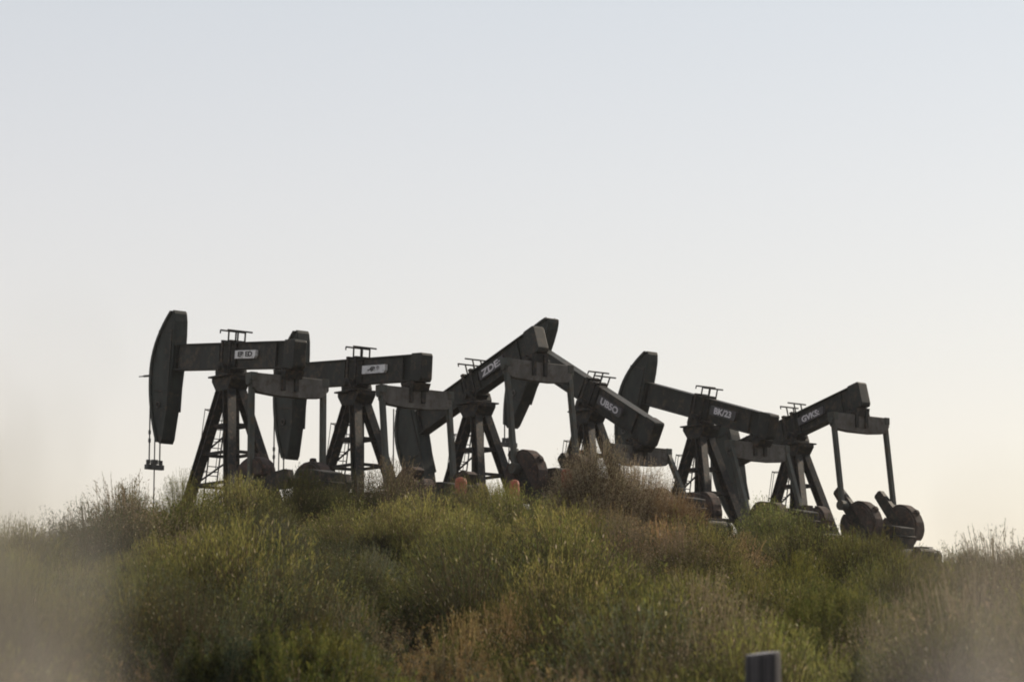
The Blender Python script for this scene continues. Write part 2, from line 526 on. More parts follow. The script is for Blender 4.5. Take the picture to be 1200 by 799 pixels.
def ground_z(x, y):
    x = np.asarray(x, float); y = np.asarray(y, float)
    zc = np.interp(x, cx, cz_)
    yy = np.clip(y, -20, YC)
    front = (.06 * yy + .00068 * yy * np.abs(yy)) / 7.53
    zf = front * zc
    s = (x - B[0, 0]) * row_d[0] + (y - B[0, 1]) * row_d[1]
    pad = np.interp(s, row_s, B[:, 2]) - .02
    tf = (x - B[0, 0]) * row_d[1] - (y - B[0, 1]) * row_d[0]     # distance in front of the row
    w = (1 - sstep(7.0, 15.0, tf)) * sstep(-7.5, -3, s) * (1 - sstep(row_s[5] + 4, row_s[5] + 14, s)) * sstep(YC - 2, YC + 7, y)
    z = zf * (1 - w) + pad * w
    far = sstep(125, 420, y)
    z = z * (1 - far)
    side = sstep(35, 160, np.abs(x))
    z = z * (1 - side)
    amp = .30 * sstep(5, 25, y) * (1 - sstep(72, 80, y)) + .0
    z = z + amp * (np.sin(x * .9 + 1.3 * np.sin(y * .35)) * np.cos(y * .42 + .6 * np.sin(x * .5)) + .5 * np.sin(x * 2.1 + y * 1.3))
    return z


def axis(a, b, mid0, mid1, step, big):
    c = list(np.arange(mid0, mid1 + 1e-6, step))
    lo = []; v = mid0; s = step
    while v > a:
        s *= big; v -= s; lo.append(max(v, a))
    hi = []; v = mid1; s = step
    while v < b:
        s *= big; v += s; hi.append(min(v, b))
    return np.array(lo[::-1] + c + hi)


gx_ = axis(-1500, 1500, -34, 34, .7, 1.25)
gy_ = axis(-1500, 1500, 0, 125, .9, 1.25)
X, Yg = np.meshgrid(gx_, gy_)
Z = ground_z(X, Yg)
verts = np.c_[X.ravel(), Yg.ravel(), Z.ravel()]
nx, ny = len(gx_), len(gy_)
faces = [(j * nx + i, j * nx + i + 1, (j + 1) * nx + i + 1, (j + 1) * nx + i) for j in range(ny - 1) for i in range(nx - 1)]
me = bpy.data.meshes.new('ground'); me.from_pydata(verts.tolist(), [], faces)
for p in me.polygons:
    p.use_smooth = True
m, nt, N, L = new_mat('dry_soil_and_litter')
out = N.new('ShaderNodeOutputMaterial'); b = N.new('ShaderNodeBsdfPrincipled')
tc = N.new('ShaderNodeTexCoord'); n1 = N.new('ShaderNodeTexNoise'); n1.inputs['Scale'].default_value = 1.3; n1.inputs['Detail'].default_value = 12
n1.inputs['Roughness'].default_value = .7
L.new(tc.outputs['Object'], n1.inputs['Vector'])
rp = N.new('ShaderNodeValToRGB')
rp.color_ramp.elements[0].position = .35; rp.color_ramp.elements[0].color = (.026, .026, .014, 1)
rp.color_ramp.elements[1].position = .65; rp.color_ramp.elements[1].color = (.095, .075, .045, 1)
L.new(n1.outputs['Fac'], rp.inputs[0]); L.new(rp.outputs[0], b.inputs['Base Color']); b.inputs['Roughness'].default_value = 1
bp = N.new('ShaderNodeBump'); bp.inputs['Distance'].default_value = .2; L.new(n1.outputs['Fac'], bp.inputs['Height']); L.new(bp.outputs[0], b.inputs['Normal'])
L.new(b.outputs[0], out.inputs[0])
me.materials.append(m)
ground = bpy.data.objects.new('ground', me); COL.objects.link(ground); ground['kind'] = 'structure'


# ------------------------------------------------------------------ plants
def leaf_mesh(name, quads, cols, mat):
    """quads: (n,4,3), cols: (n,3)"""
    q = np.asarray(quads, float); n = len(q)
    me = bpy.data.meshes.new(name)
    me.from_pydata(q.reshape(-1, 3).tolist(), [], np.arange(n * 4).reshape(n, 4).tolist())
    ca = me.color_attributes.new('Col', 'FLOAT_COLOR', 'POINT')
    c = np.ones((n, 4, 4)); c[:, :, :3] = np.asarray(cols)[:, None, :]
    ca.data.foreach_set('color', c.ravel())
    me.materials.append(mat)
    return me


def strip(base, direc, length, width, bend, segs, col, Q, C, tipw=.15):
    """a blade: quads along a curve that droops"""
    side = np.cross(direc, [0, 0, 1.0])
    if np.linalg.norm(side) < 1e-3:
        side = np.array([1.0, 0, 0])
    side /= np.linalg.norm(side)
    a = rng.uniform(0, math.pi)
    hz = np.array([direc[0], direc[1], 0]); hn = np.linalg.norm(hz)
    hz = hz / hn if hn > 1e-3 else np.array([math.cos(a), math.sin(a), 0])
    tw = rng.normal(0, .6)
    up = np.cross(side, direc)
    side = side * math.cos(tw) + up * math.sin(tw)
    p = np.array(base, float); d = np.array(direc, float)
    pw = width
    for k in range(segs):
        d2 = d + (hz * .6 - np.array([0, 0, 1.0])) * bend / segs
        d2 /= np.linalg.norm(d2)
        p2 = p + d2 * length / segs
        w2 = width * (1 - (1 - tipw) * ((k + 1) / segs) ** 1.5)
        Q.append([p - side * pw / 2, p + side * pw / 2, p2 + side * w2 / 2, p2 - side * w2 / 2])
        C.append(col)
        p, d, pw = p2, d2, w2
    return p, d


def rdir(spread):
    a = rng.uniform(0, 2 * math.pi); t = abs(rng.normal(0, spread))
    return np.array([math.sin(t) * math.cos(a), math.sin(t) * math.sin(a), math.cos(t)])


def leaf(p, d, ln, w, col, Q, C):
    s = np.cross(d, rdir(2.0)); s /= (np.linalg.norm(s) + 1e-6)
    m = p + d * ln * .5
    Q.append([p, m + s * w / 2, p + d * ln, m - s * w / 2]); C.append(col)


def jit(c, v=.3):
    return np.array(c) * (1 + rng.uniform(-v, v)) * (1 + rng.uniform(-.08, .08, 3))


def grass_tuft(n=90, h=.8, w=.011, cols=((.07, .09, .028),), spread=.30, rad=.22, heads=0, headcol=(.22, .17, .10)):
    Q, C = [], []
    for k in range(n):
        a = rng.uniform(0, 6.283); r = rad * math.sqrt(rng.uniform())
        b = np.array([r * math.cos(a), r * math.sin(a), -.05])
        d = rdir(spread) + np.array([math.cos(a), math.sin(a), 0]) * .25 * r / rad; d /= np.linalg.norm(d)
        c = jit(cols[rng.integers(len(cols))])
        ln = h * rng.uniform(.55, 1.1)
        strip(b, d, ln, w * rng.uniform(.7, 1.3), rng.uniform(.1, .7), 4, c, Q, C)
    for k in range(heads):
        a = rng.uniform(0, 6.283); r = rad * .8 * math.sqrt(rng.uniform())
        b = np.array([r * math.cos(a), r * math.sin(a), -.05])
        d = rdir(.14)
        c = jit(headcol)
        p, dd = strip(b, d, h * rng.uniform(.8, 1.15), .006, rng.uniform(.03, .25), 4, c, Q, C, 1)
        for j in range(16):
            q = p - dd * j * .012
            leaf(q, (dd + rdir(.8) * .5) / 1.3, .05, .012, jit(headcol, .2), Q, C)
    return Q, C


def herb(stems=16, h=1.0, leaves=60, ll=.06, lw=.016, cols=((.06, .08, .03),), spread=.33, rad=.2, top=None, stemcol=(.10, .09, .05), up=.6, twigs=3):
    """upright weed: stems that branch, covered in small leaves"""
    Q, C = [], []
    for s in range(stems):
        a = rng.uniform(0, 6.283); r = rad * math.sqrt(rng.uniform())
        p = np.array([r * math.cos(a), r * math.sin(a), -.05])
        d = rdir(spread) + np.array([math.cos(a), math.sin(a), 0]) * .3 * r / rad; d /= np.linalg.norm(d)
        ln = h * rng.uniform(.6, 1.12)
        runs = [(p, d, ln, .012)]
        for k in range(twigs):
            f = rng.uniform(.3, .8)
            d2 = d + rdir(1.0) * .7; d2 /= np.linalg.norm(d2)
            runs.append((p + d * ln * f, d2, ln * rng.uniform(.2, .45), .006))
        for (pp, dd, l2, w2) in runs:
            c = jit(stemcol)
            strip(pp, dd, l2, w2, rng.uniform(-.1, .3), 3, c, Q, C, .4)
            nl = int(leaves * l2 / h)
            for k in range(nl):
                f = rng.uniform(.12, 1.0) ** .8
                q = pp + dd * l2 * f + rng.normal(0, .012, 3)
                ld = dd * up + rdir(2.2); ld /= np.linalg.norm(ld)
                cc = jit(cols[rng.integers(len(cols))])
                if top is not None and f > .72 and rng.uniform() < .8:
                    cc = jit(top, .25)
                leaf(q, ld, ll * rng.uniform(.5, 1.3), lw * rng.uniform(.7, 1.3), cc, Q, C)
    return Q, C


GM = leaf_mat('foliage', (.86, .84, .82), .5)
BM_ = leaf_mat('dry_foliage', (1.0, 1.0, 1.0), .42, .34)
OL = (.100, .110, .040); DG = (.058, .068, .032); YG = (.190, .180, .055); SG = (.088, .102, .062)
TAN = (.27, .215, .13); BR = (.15, .12, .08); RU = (.26, .175, .085); PL = (.40, .34, .23)
protos = []


def proto(name, QC, mat):
    me = leaf_mesh(name, QC[0], QC[1], mat)
    o = bpy.data.objects.new(name, me)
    protos.append(o)
    return o


# index: 0,1 green grass; 2,3 olive herb; 4,5 sage; 6,7 brown dock; 8,9 straw grass; 10,11 yellow green feathery; 12 bare straw stalks
proto('grass_clump', grass_tuft(100, .62, .011, (OL, DG, YG)), GM)
proto('grass_clump', grass_tuft(80, .85, .012, (OL, YG, OL, TAN), .34, .26, 4), GM)
proto('olive_weed', herb(16, .85, 80, .060, .017, (OL, DG, OL)), GM)
proto('olive_weed', herb(13, 1.0, 90, .055, .015, (OL, DG, YG), .26, .2, (.11, .11, .04)), GM)
proto('sage_weed', herb(22, .72, 90, .040, .012, (SG, SG, DG), .5, .25), GM)
proto('sage_weed', herb(20, .85, 95, .045, .011, (SG, (.05, .07, .045)), .42, .28), GM)
proto('brown_weed', herb(12, .95, 80, .035, .016, (BR, TAN, (.09, .07, .04)), .28, .2, RU, BR), BM_)
proto('rust_weed', herb(15, .82, 110, .030, .014, (RU, BR, TAN), .34, .24, (.21, .12, .055), BR), BM_)
proto('straw_grass', grass_tuft(80, .70, .009, (TAN, PL, OL), .32, .2, 4, TAN), BM_)
proto('straw_grass', grass_tuft(70, .95, .008, (TAN, OL, YG), .22, .18, 6, TAN), BM_)
proto('feathery_weed', herb(22, .80, 100, .060, .009, (YG, OL, YG), .30, .22, (.17, .165, .045), (.12, .11, .04), 1.6, 2), GM)
proto('feathery_weed', herb(18, .95, 110, .055, .009, (YG, OL, (.10, .12, .03)), .36, .25, None, (.12, .11, .04), 1.4, 3), GM)
proto('straw_stalk', grass_tuft(16, .5, .008, (TAN,), .4, .2, 6, TAN), BM_)
def dome(n, h, r, ll, lw, cols, tipcol, up=1.0, wisps=40, stemcol=(.10, .08, .05)):
    """dense fine-leaved mound: hundreds of thin shoots fanning out from the root, most leaves near their ends"""
    Q, C = [], []
    for k in range(n):
        a = rng.uniform(0, 6.283); t = math.acos(1 - rng.uniform() * .93)
        d = np.array([math.sin(t) * math.cos(a), math.sin(t) * math.sin(a), math.cos(t)])
        lump = 1 + .22 * noise.noise(Vector(d * 2.3) + Vector((n, h * 9, 0)))
        end = np.array([d[0] * r, d[1] * r, d[2] * h]) * lump * rng.uniform(.80, 1.08)
        b = np.array([d[0] * r * .25, d[1] * r * .25, 0])
        ax = end - b; ln = np.linalg.norm(ax); ax /= ln
        strip(b + ax * ln * .3, ax, ln * .7, .006, rng.uniform(-.2, .2), 2, jit(stemcol), Q, C, .5)
        c0 = jit(cols[rng.integers(len(cols))], .25)
        for m in range(15):
            f = 1 - .62 * rng.uniform() ** 1.5
            q = b + ax * ln * f + rng.normal(0, .022, 3)
            ld = ax * .6 * up + np.array([0, 0, .5 * up]) + rdir(2.0) * .7; ld /= np.linalg.norm(ld)
            c = c0 * rng.uniform(.7, 1.3)
            if rng.uniform() < .035:
                c = jit(PL, .2) * 1.2
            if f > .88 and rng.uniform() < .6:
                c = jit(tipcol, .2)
            leaf(q, ld, ll * rng.uniform(.6, 1.4), lw * rng.uniform(.7, 1.3), c, Q, C)
    for k in range(wisps):          # seed stalks standing above the mound
        a = rng.uniform(0, 6.283); t = abs(rng.normal(0, .5))
        d = np.array([math.sin(t) * math.cos(a), math.sin(t) * math.sin(a), math.cos(t)])
        p = np.array([d[0] * r, d[1] * r, d[2] * h]) * .8
        ax = d * .5 + np.array([0, 0, 1.]) + rng.normal(0, .12, 3); ax /= np.linalg.norm(ax)
        l2 = h * rng.uniform(.12, .34)
        e, dd = strip(p, ax, l2, .006, rng.uniform(0, .3), 3, jit(tipcol), Q, C, .6)
        for m in range(8):
            leaf(e - dd * m * .02, (dd + rdir(.9) * .5) / 1.3, .035, .007, jit(tipcol, .2), Q, C)
    return Q, C


B0 = len(protos)
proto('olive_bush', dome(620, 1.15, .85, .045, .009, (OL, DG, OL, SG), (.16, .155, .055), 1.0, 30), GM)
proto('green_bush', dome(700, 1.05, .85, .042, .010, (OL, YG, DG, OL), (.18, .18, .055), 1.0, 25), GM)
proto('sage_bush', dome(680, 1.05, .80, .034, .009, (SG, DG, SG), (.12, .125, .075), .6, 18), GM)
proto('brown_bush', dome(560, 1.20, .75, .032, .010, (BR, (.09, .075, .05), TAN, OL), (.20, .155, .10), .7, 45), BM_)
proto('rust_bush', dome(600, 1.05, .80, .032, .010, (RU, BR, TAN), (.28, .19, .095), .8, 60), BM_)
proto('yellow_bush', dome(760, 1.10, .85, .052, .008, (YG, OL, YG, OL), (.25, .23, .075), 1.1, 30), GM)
NPROTO = len(protos)


def nz(x, y, sc, seed):
    return np.array([noise.noise(Vector((a * sc + seed, b * sc - seed, seed * .37))) for a, b in zip(x, y)])


def world_px(x, y, z):
    """picture position of world points, to decide which kind of plant grows on which patch of the hill"""
    c, s = math.cos(PITCH), math.sin(PITCH)
    zz = z - CAM.z
    dep = y * c + zz * s
    return 600 + F * x / dep, 399.5 - F * (zz * c - y * s) / dep


def scatter(n, y0, y1, xa, xb, pw=1.0):
    y = y0 + (y1 - y0) * rng.uniform(0, 1, n) ** pw
    hw = xa * y + xb
    x = rng.uniform(-1, 1, n) * hw
    return x, y


# patches of one kind of plant on the hillside: (frame x, frame y, rx, ry, kinds, strength)
PATCH = [
    (545, 755, 95, 50, (7, 7, 6), .9), (470, 700, 60, 40, (6, 4, 3), .5), (740, 600, 95, 42, (7, 6, 6, 12), .8), (820, 640, 60, 30, (7, 9), .5),
    (620, 600, 80, 30, (10, 2, 0), .7), (940, 720, 90, 50, (10, 11, 11), .85), (1010, 750, 50, 40, (10, 1), .7), (660, 680, 90, 60, (10, 3, 9), .6),
    (850, 665, 80, 20, (2, 10), .6), (860, 730, 60, 25, (8, 12, 9), .7), (1080, 760, 60, 40, (2, 0), .7), (1120, 660, 70, 40, (8, 9, 10), .6),
    (340, 680, 70, 60, (4, 5, 2), .7), (150, 640, 110, 45, (4, 5, 2), .75), (110, 740, 120, 50, (8, 6, 9), .6), (240, 730, 60, 50, (6, 2), .6),
    (380, 770, 50, 30, (11, 10, 8), .8), (430, 640, 70, 50, (5, 4, 3), .7), (210, 585, 60, 15, (10, 8, 3), .7), (330, 610, 40, 20, (6, 3), .5),
    (720, 760, 70, 40, (2, 9, 6), .5), (780, 700, 60, 30, (2, 4, 6), .6), (1180, 730, 60, 70, (8, 6), .6), (860, 780, 90, 30, (9, 8, 1), .6),
]
GEN = [0, 0, 1, 2, 2, 3, 4, 5, 6, 8, 9, 10, 3]
GENW = np.array([1.6, 1.6, 1.2, 3, 3, 3, 1.8, 1.8, .8, .3, .3, 3, 2.5]); GENW /= GENW.sum()


def field(name, label, x, y, smin, smax, kindpool=None, bush=False):
    z = ground_z(x, y)
    n = len(x)
    u, v = world_px(x, y, z + (1.15 if bush else .6))
    kind = np.array(GEN)[rng.choice(len(GEN), n, p=GENW)]
    # natural clumping of kinds
    cl = nz(x, y, .35, 3.1); cl2 = nz(x, y, .8, 9.7)
    kind = np.where((cl > .22) & (rng.uniform(size=n) < .6), 10 + rng.integers(0, 2, n), kind)
    kind = np.where((cl < -.25) & (rng.uniform(size=n) < .6), 4 + rng.integers(0, 2, n), kind)
    kind = np.where((cl2 > .42) & (rng.uniform(size=n) < .4), 8 + rng.integers(0, 2, n), kind)
    if kindpool is None:
        for (a, b, rx, ry, ks, st) in PATCH:
            d = ((u - a) / rx) ** 2 + ((v - b) / ry) ** 2
            hit = (d < 1) & (rng.uniform(size=n) < st * (1.15 - d * .6))
            kind = np.where(hit, np.array(ks)[rng.integers(0, len(ks), n)], kind)
    else:
        kind = np.array(kindpool)[rng.integers(0, len(kindpool), n)]
    if bush:
        conv = {0: 1, 1: 1, 2: 0, 3: 0, 4: 2, 5: 2, 6: 3, 7: 4, 8: 3, 9: 1, 10: 5, 11: 5, 12: 3}
        kind = np.array([B0 + conv[int(k)] for k in kind])
    sc = rng.uniform(smin, smax, n) * (1 + .75 * nz(x, y, .38, 21.0) + .3 * nz(x, y, 1.1, 5.0))
    rot = rng.uniform(0, 6.283, n)
    tx = rng.normal(0, .10, n); ty = rng.normal(0, .10, n)
    me = bpy.data.meshes.new(name)
    me.vertices.add(n)
    me.vertices.foreach_set('co', np.c_[x, y, z].ravel())
    a = me.attributes.new('kind', 'INT', 'POINT'); a.data.foreach_set('value', kind.astype(np.int32))
    a = me.attributes.new('size', 'FLOAT', 'POINT'); a.data.foreach_set('value', sc.astype(np.float32))
    a = me.attributes.new('turn', 'FLOAT_VECTOR', 'POINT'); a.data.foreach_set('vector', np.c_[tx, ty, rot].ravel().astype(np.float32))
    o = bpy.data.objects.new(name, me); COL.objects.link(o)
    o['kind'] = 'stuff'; o['label'] = label; o['category'] = 'vegetation'
    ng = bpy.data.node_groups.new(name + '_nodes', 'GeometryNodeTree')
    ng.interface.new_socket('Geometry', in_out='INPUT', socket_type='NodeSocketGeometry')
    ng.interface.new_socket('Geometry', in_out='OUTPUT', socket_type='NodeSocketGeometry')
    N, L = ng.nodes, ng.links
    gi = N.new('NodeGroupInput'); go = N.new('NodeGroupOutput')
    j = N.new('GeometryNodeJoinGeometry')
    ak = N.new('GeometryNodeInputNamedAttribute'); ak.data_type = 'INT'; ak.inputs[0].default_value = 'kind'
    asz = N.new('GeometryNodeInputNamedAttribute'); asz.data_type = 'FLOAT'; asz.inputs[0].default_value = 'size'
    at_ = N.new('GeometryNodeInputNamedAttribute'); at_.data_type = 'FLOAT_VECTOR'; at_.inputs[0].default_value = 'turn'
    for k in sorted(set(kind.tolist())):
        cmp_ = N.new('FunctionNodeCompare'); cmp_.data_type = 'INT'; cmp_.operation = 'EQUAL'
        ins = [s for s in cmp_.inputs if s.enabled and s.type == 'INT']
        L.new([s for s in ak.outputs if s.enabled][0], ins[0]); ins[1].default_value = k
        oi = N.new('GeometryNodeObjectInfo'); oi.inputs['Object'].default_value = protos[k]; oi.inputs['As Instance'].default_value = True
        iop = N.new('GeometryNodeInstanceOnPoints')
        L.new(gi.outputs[0], iop.inputs['Points']); L.new(cmp_.outputs[0], iop.inputs['Selection'])
        L.new(oi.outputs['Geometry'], iop.inputs['Instance'])
        L.new([s for s in at_.outputs if s.enabled][0], iop.inputs['Rotation'])
        L.new([s for s in asz.outputs if s.enabled][0], iop.inputs['Scale'])
        L.new(iop.outputs[0], j.inputs[0])
    L.new(j.outputs[0], go.inputs[0])
    md = o.modifiers.new('scatter', 'NODES'); md.node_group = ng
    return o


SHRUBS = []

# ------------------------------------------------------------------ individual shrubs
def shrub(label, px, yd, h, kind, wid=1.0, group=None):
    """a bush of its own: woody stems and a leafy crown"""
    xx = (px - 600) / F * yd
    z = float(ground_z(xx, yd))
    SHRUBS.append((xx, yd, h * .55 * wid ** .5))
    t = thing('shrub', label, 'shrub', (xx, yd, z - .03), rng.uniform(0, 6), group)
    spec = {
        'olive': dict(cols=(OL, DG, OL), top=(.10, .105, .035), stemcol=(.08, .06, .04), ll=.055, lw=.018),
        'brown': dict(cols=(TAN, PL, (.20, .16, .10), TAN), top=(.42, .34, .23), stemcol=(.09, .06, .04), ll=.04, lw=.015),
        'rust': dict(cols=(RU, RU, TAN), top=(.26, .17, .085), stemcol=(.10, .06, .035), ll=.035, lw=.014),
        'yellow': dict(cols=(YG, OL, YG), top=(.18, .17, .045), stemcol=(.10, .09, .04), ll=.042, lw=.013, up=1.0),
        'sage': dict(cols=(SG, (.05, .068, .045)), top=None, stemcol=(.09, .075, .055), ll=.045, lw=.013),
    }[kind]
    n_ = int(620 * wid * max(h, 1)) * (2 if kind in ('brown', 'rust') and yd > 60 else 1)
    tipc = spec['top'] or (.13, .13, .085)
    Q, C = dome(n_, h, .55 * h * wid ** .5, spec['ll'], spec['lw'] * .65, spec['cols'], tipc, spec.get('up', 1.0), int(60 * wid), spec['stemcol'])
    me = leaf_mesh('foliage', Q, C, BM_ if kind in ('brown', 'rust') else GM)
    o = bpy.data.objects.new('foliage', me); COL.objects.link(o); o.parent = t
    bm = bmesh.new()
    for k in range(9):
        d = rdir(.35 * wid)
        p = [Vector((0, 0, -.05)) + Vector(d * h * f) + Vector(rng.normal(0, .015, 3)) for f in (0, .2, .42, .65)]
        tube(bm, p, [.016, .012, .009, .004], 5)
    obj('stem', bm, M_BARK, t)
    return t


M_BARK = metal('shrub_bark', (.05, .038, .026), (.11, .085, .06), .9, 9)
shrub('tall brown feathery bush in front of the beam that plunges down to the right', 700, 66, 2.25, 'brown', 1.3)
shrub('wide tan bush with thin see-through top below the right-hand raised horse head', 748, 67, 2.1, 'brown', 1.5)
shrub('rusty tan bush rising in front of the middle pumpjacks beside a gap of sky', 795, 66, 1.50, 'rust', 1.3)
shrub('olive bush on the crest between the two leftmost pumpjacks', 352, 69, 1.75, 'olive', 1.3)
shrub('small olive bush on the crest at the foot of the second pumpjack', 402, 68, 1.50, 'olive', 1.1)
shrub('green bush at the left shoulder of the hill under the hanging bridle', 150, 68, 1.43, 'olive', 1.6)
shrub('yellow green bush on the crest just right of the hanging bridle', 212, 67, 1.51, 'yellow', 1.0)
shrub('yellow green bush between the orange posts under the peaked beam', 590, 65, 1.35, 'yellow', 1.2)
shrub('rusty brown bush low on the slope at the bottom centre of the photo', 545, 29, 1.26, 'rust', 1.15)
shrub('orange brown bush right beside the rusty one at the bottom centre', 598, 31, 1.20, 'rust', .8)
shrub('bright yellow green bush on the right slope above the wooden post', 935, 40, 1.33, 'yellow', 1.4)
shrub('olive bush to the right of the bright yellow green one above the post', 1005, 34, 1.01, 'yellow', 1.2)
shrub('dark green bush low on the right slope near the corner', 1090, 32, 1.08, 'olive', 1.4)
shrub('grey green sage bush on the left slope below the leftmost pumpjack', 330, 48, 1.26, 'sage', 1.5)
shrub('blue grey sage bush left of centre on the middle of the slope', 440, 44, 1.20, 'sage', 1.3)
shrub('dry tufted bush on the crest at the far right edge of the hill', 1150, 68, 1.10, 'yellow', 1.2)
shrub('brown weed bush on the crest just right of the rusty counterweights', 1105, 69, 0.80, 'brown', 1.0)
shrub('small rounded yellow weed bush at the bottom left of the photo', 378, 24, 0.95, 'yellow', 1.0)

x, y = scatter(13000, 9.5, 76, .20, 5, .75)
pxs = 600 + F * x / y
ok = ~((np.abs(pxs - 896) < 75) & (y < 16.5)) & ~(y < 12)
x, y = x[ok], y[ok]
field('hillside_weeds', 'mixed olive, straw and rusty brown weeds and grass covering the hillside', x, y, .38, .78)
x, y = scatter(1900, 17, 74, .20, 4, .74)
cl_ = nz(x, y, .30, 44.0)
keep = cl_ + rng.normal(0, .15, len(x)) > -.3
x, y = x[keep], y[keep]
pxs = 600 + F * x / y
ok = ~((np.abs(pxs - 896) < 60) & (y < 22))
for (sx, sy, sr) in SHRUBS:
    ok &= ~((np.abs(x - sx * (y / sy)) < sr + .25) & (y < sy + sr) & (y > sy - max(3.2, sy * .10)))
field('hillside_bushes', 'rounded olive, sage grey, brown and yellow green bushes crowding the slope', x[ok], y[ok], .55, 1.15, bush=True)
x = rng.uniform(-32, 34, 5200); y = rng.uniform(74, 118, 5200)
ok = np.ones(len(x), bool)
for bb in bases:      # keep the pad under each machine a little clearer
    dx = (x - bb.x) * math.sin(PHI) - (y - bb.y) * math.cos(PHI); dy = (x - bb.x) * math.cos(PHI) + (y - bb.y) * math.sin(PHI)
    ok &= ~((dx > -4.6) & (dx < 6.8) & (abs(dy) < 1.4))
field('hilltop_grass', 'low dry grass and weeds growing between the pumpjacks on the hilltop', x[ok], y[ok], .45, .8, (0, 1, 8, 9, 3, 2))


# ------------------------------------------------------------------ orange posts by the third machine
specs = [('short orange guard post at the left foot of the peaked pumpjack', 540, 559, 76.5, .16),
         ('short orange guard post at the right foot of the peaked pumpjack', 603, 562, 77, .13),
         ('orange guard post right of the dark gear reducer, above the brown bush', 664, 549, 81, .16),
         ('faint orange guard post behind the brown bush beside the far pitman arm', 681, 527, 95, .15)]
for lab, px, py, d, r in specs:
    p = at(px, py, d)
    zg = float(ground_z(p.x, d))
    h = p.z - zg
    t = thing('guard_post', lab, 'guard post', (p.x, d, zg), 0, 'orange guard posts around the machines')
    bm = bmesh.new()
    tube(bm, [(0, 0, -.3), (0, 0, h - .42), (0, 0, h - .42)], [r * .55, r * .55, r * .5], 12)
    obj('shaft', bm, M_WEIGHT, t)
    bm = bmesh.new()
    tube(bm, [(0, 0, h - .55), (0, 0, h - .55), (0, 0, h - .12), (0, 0, h - .03), (0, 0, h)], [r * .6, r, r, r * .8, r * .25], 14)
    obj('orange_sleeve', bm, M_ORANGE, t, smooth=False)

# ------------------------------------------------------------------ wooden post in the foreground
m, nt, N, L = new_mat('weathered_wood')
out = N.new('ShaderNodeOutputMaterial'); b = N.new('ShaderNodeBsdfPrincipled'); tc = N.new('ShaderNodeTexCoord')
mp = N.new('ShaderNodeMapping'); mp.inputs['Scale'].default_value = (34, 34, 1.1)
n1 = N.new('ShaderNodeTexNoise'); n1.inputs['Scale'].default_value = 1.0; n1.inputs['Detail'].default_value = 9; n1.inputs['Roughness'].default_value = .7
rp = N.new('ShaderNodeValToRGB')
rp.color_ramp.elements[0].position = .35; rp.color_ramp.elements[0].color = (.008, .008, .009, 1)
rp.color_ramp.elements[1].position = .72; rp.color_ramp.elements[1].color = (.11, .10, .105, 1)
L.new(tc.outputs['Object'], mp.inputs[0]); L.new(mp.outputs[0], n1.inputs['Vector']); L.new(n1.outputs['Fac'], rp.inputs[0])
L.new(rp.outputs[0], b.inputs['Base Color']); b.inputs['Roughness'].default_value = .85
bp = N.new('ShaderNodeBump'); bp.inputs['Distance'].default_value = .01; L.new(n1.outputs['Fac'], bp.inputs['Height']); L.new(bp.outputs[0], b.inputs['Normal'])
L.new(b.outputs[0], out.inputs[0])
M_WOOD = m
M_END = metal('bleached_end_grain', (.16, .155, .16), (.34, .33, .34), .9, 14)
pt = at(894, 765, 14.6)
zg = float(ground_z(pt.x, 14.6))
t = thing('fence_post', 'dark weathered wooden fence post with pale cut top at the bottom right foreground', 'fence post', (pt.x, 14.6, zg))
h = pt.z - zg
bm = bmesh.new()
rings = []
nseg = 40
zs = [-.4, 0, h * .4, h * .8, h - .02, h]
offs = [.5 + .5 * noise.noise(Vector((math.cos(2 * math.pi * k / nseg) * 3, math.sin(2 * math.pi * k / nseg) * 3, 1.7))) for k in range(nseg)]
for zi, zz in enumerate(zs):
    rr = []
    for k in range(nseg):
        a = 2 * math.pi * k / nseg
        r = .093 * (1 - .09 * offs[k]) * (1.06 - .06 * zz / h) * (.955 if zi == len(zs) - 1 else 1)
        if k in (9, 24, 31):
            r *= .90
        rr.append(bm.verts.new((r * math.cos(a), r * math.sin(a), zz + (.012 * math.sin(a * 1.0 + 1) if zi >= 4 else 0))))
    rings.append(rr)
for a, b_ in zip(rings, rings[1:]):
    for k in range(nseg):
        bm.faces.new((a[k], a[(k + 1) % nseg], b_[(k + 1) % nseg], b_[k]))
bm.faces.new(rings[0][::-1])
obj('shaft', bm, M_WOOD, t)
bm = bmesh.new()
c = bm.verts.new((0, 0, h + .006))
rr = [bm.verts.new((v_[0], v_[1], v_[2])) for v_ in [(.093 * .955 * (1 - .09 * offs[k]) * math.cos(2 * math.pi * k / nseg) * (.90 if k in (9, 24, 31) else 1),
                                                       .093 * .955 * (1 - .09 * offs[k]) * math.sin(2 * math.pi * k / nseg) * (.90 if k in (9, 24, 31) else 1),
                                                       h + .012 * math.sin(2 * math.pi * k / nseg + 1)) for k in range(nseg)]]
for k in range(nseg):
    bm.faces.new((rr[k], rr[(k + 1) % nseg], c))
obj('cut_top', bm, M_END, t)

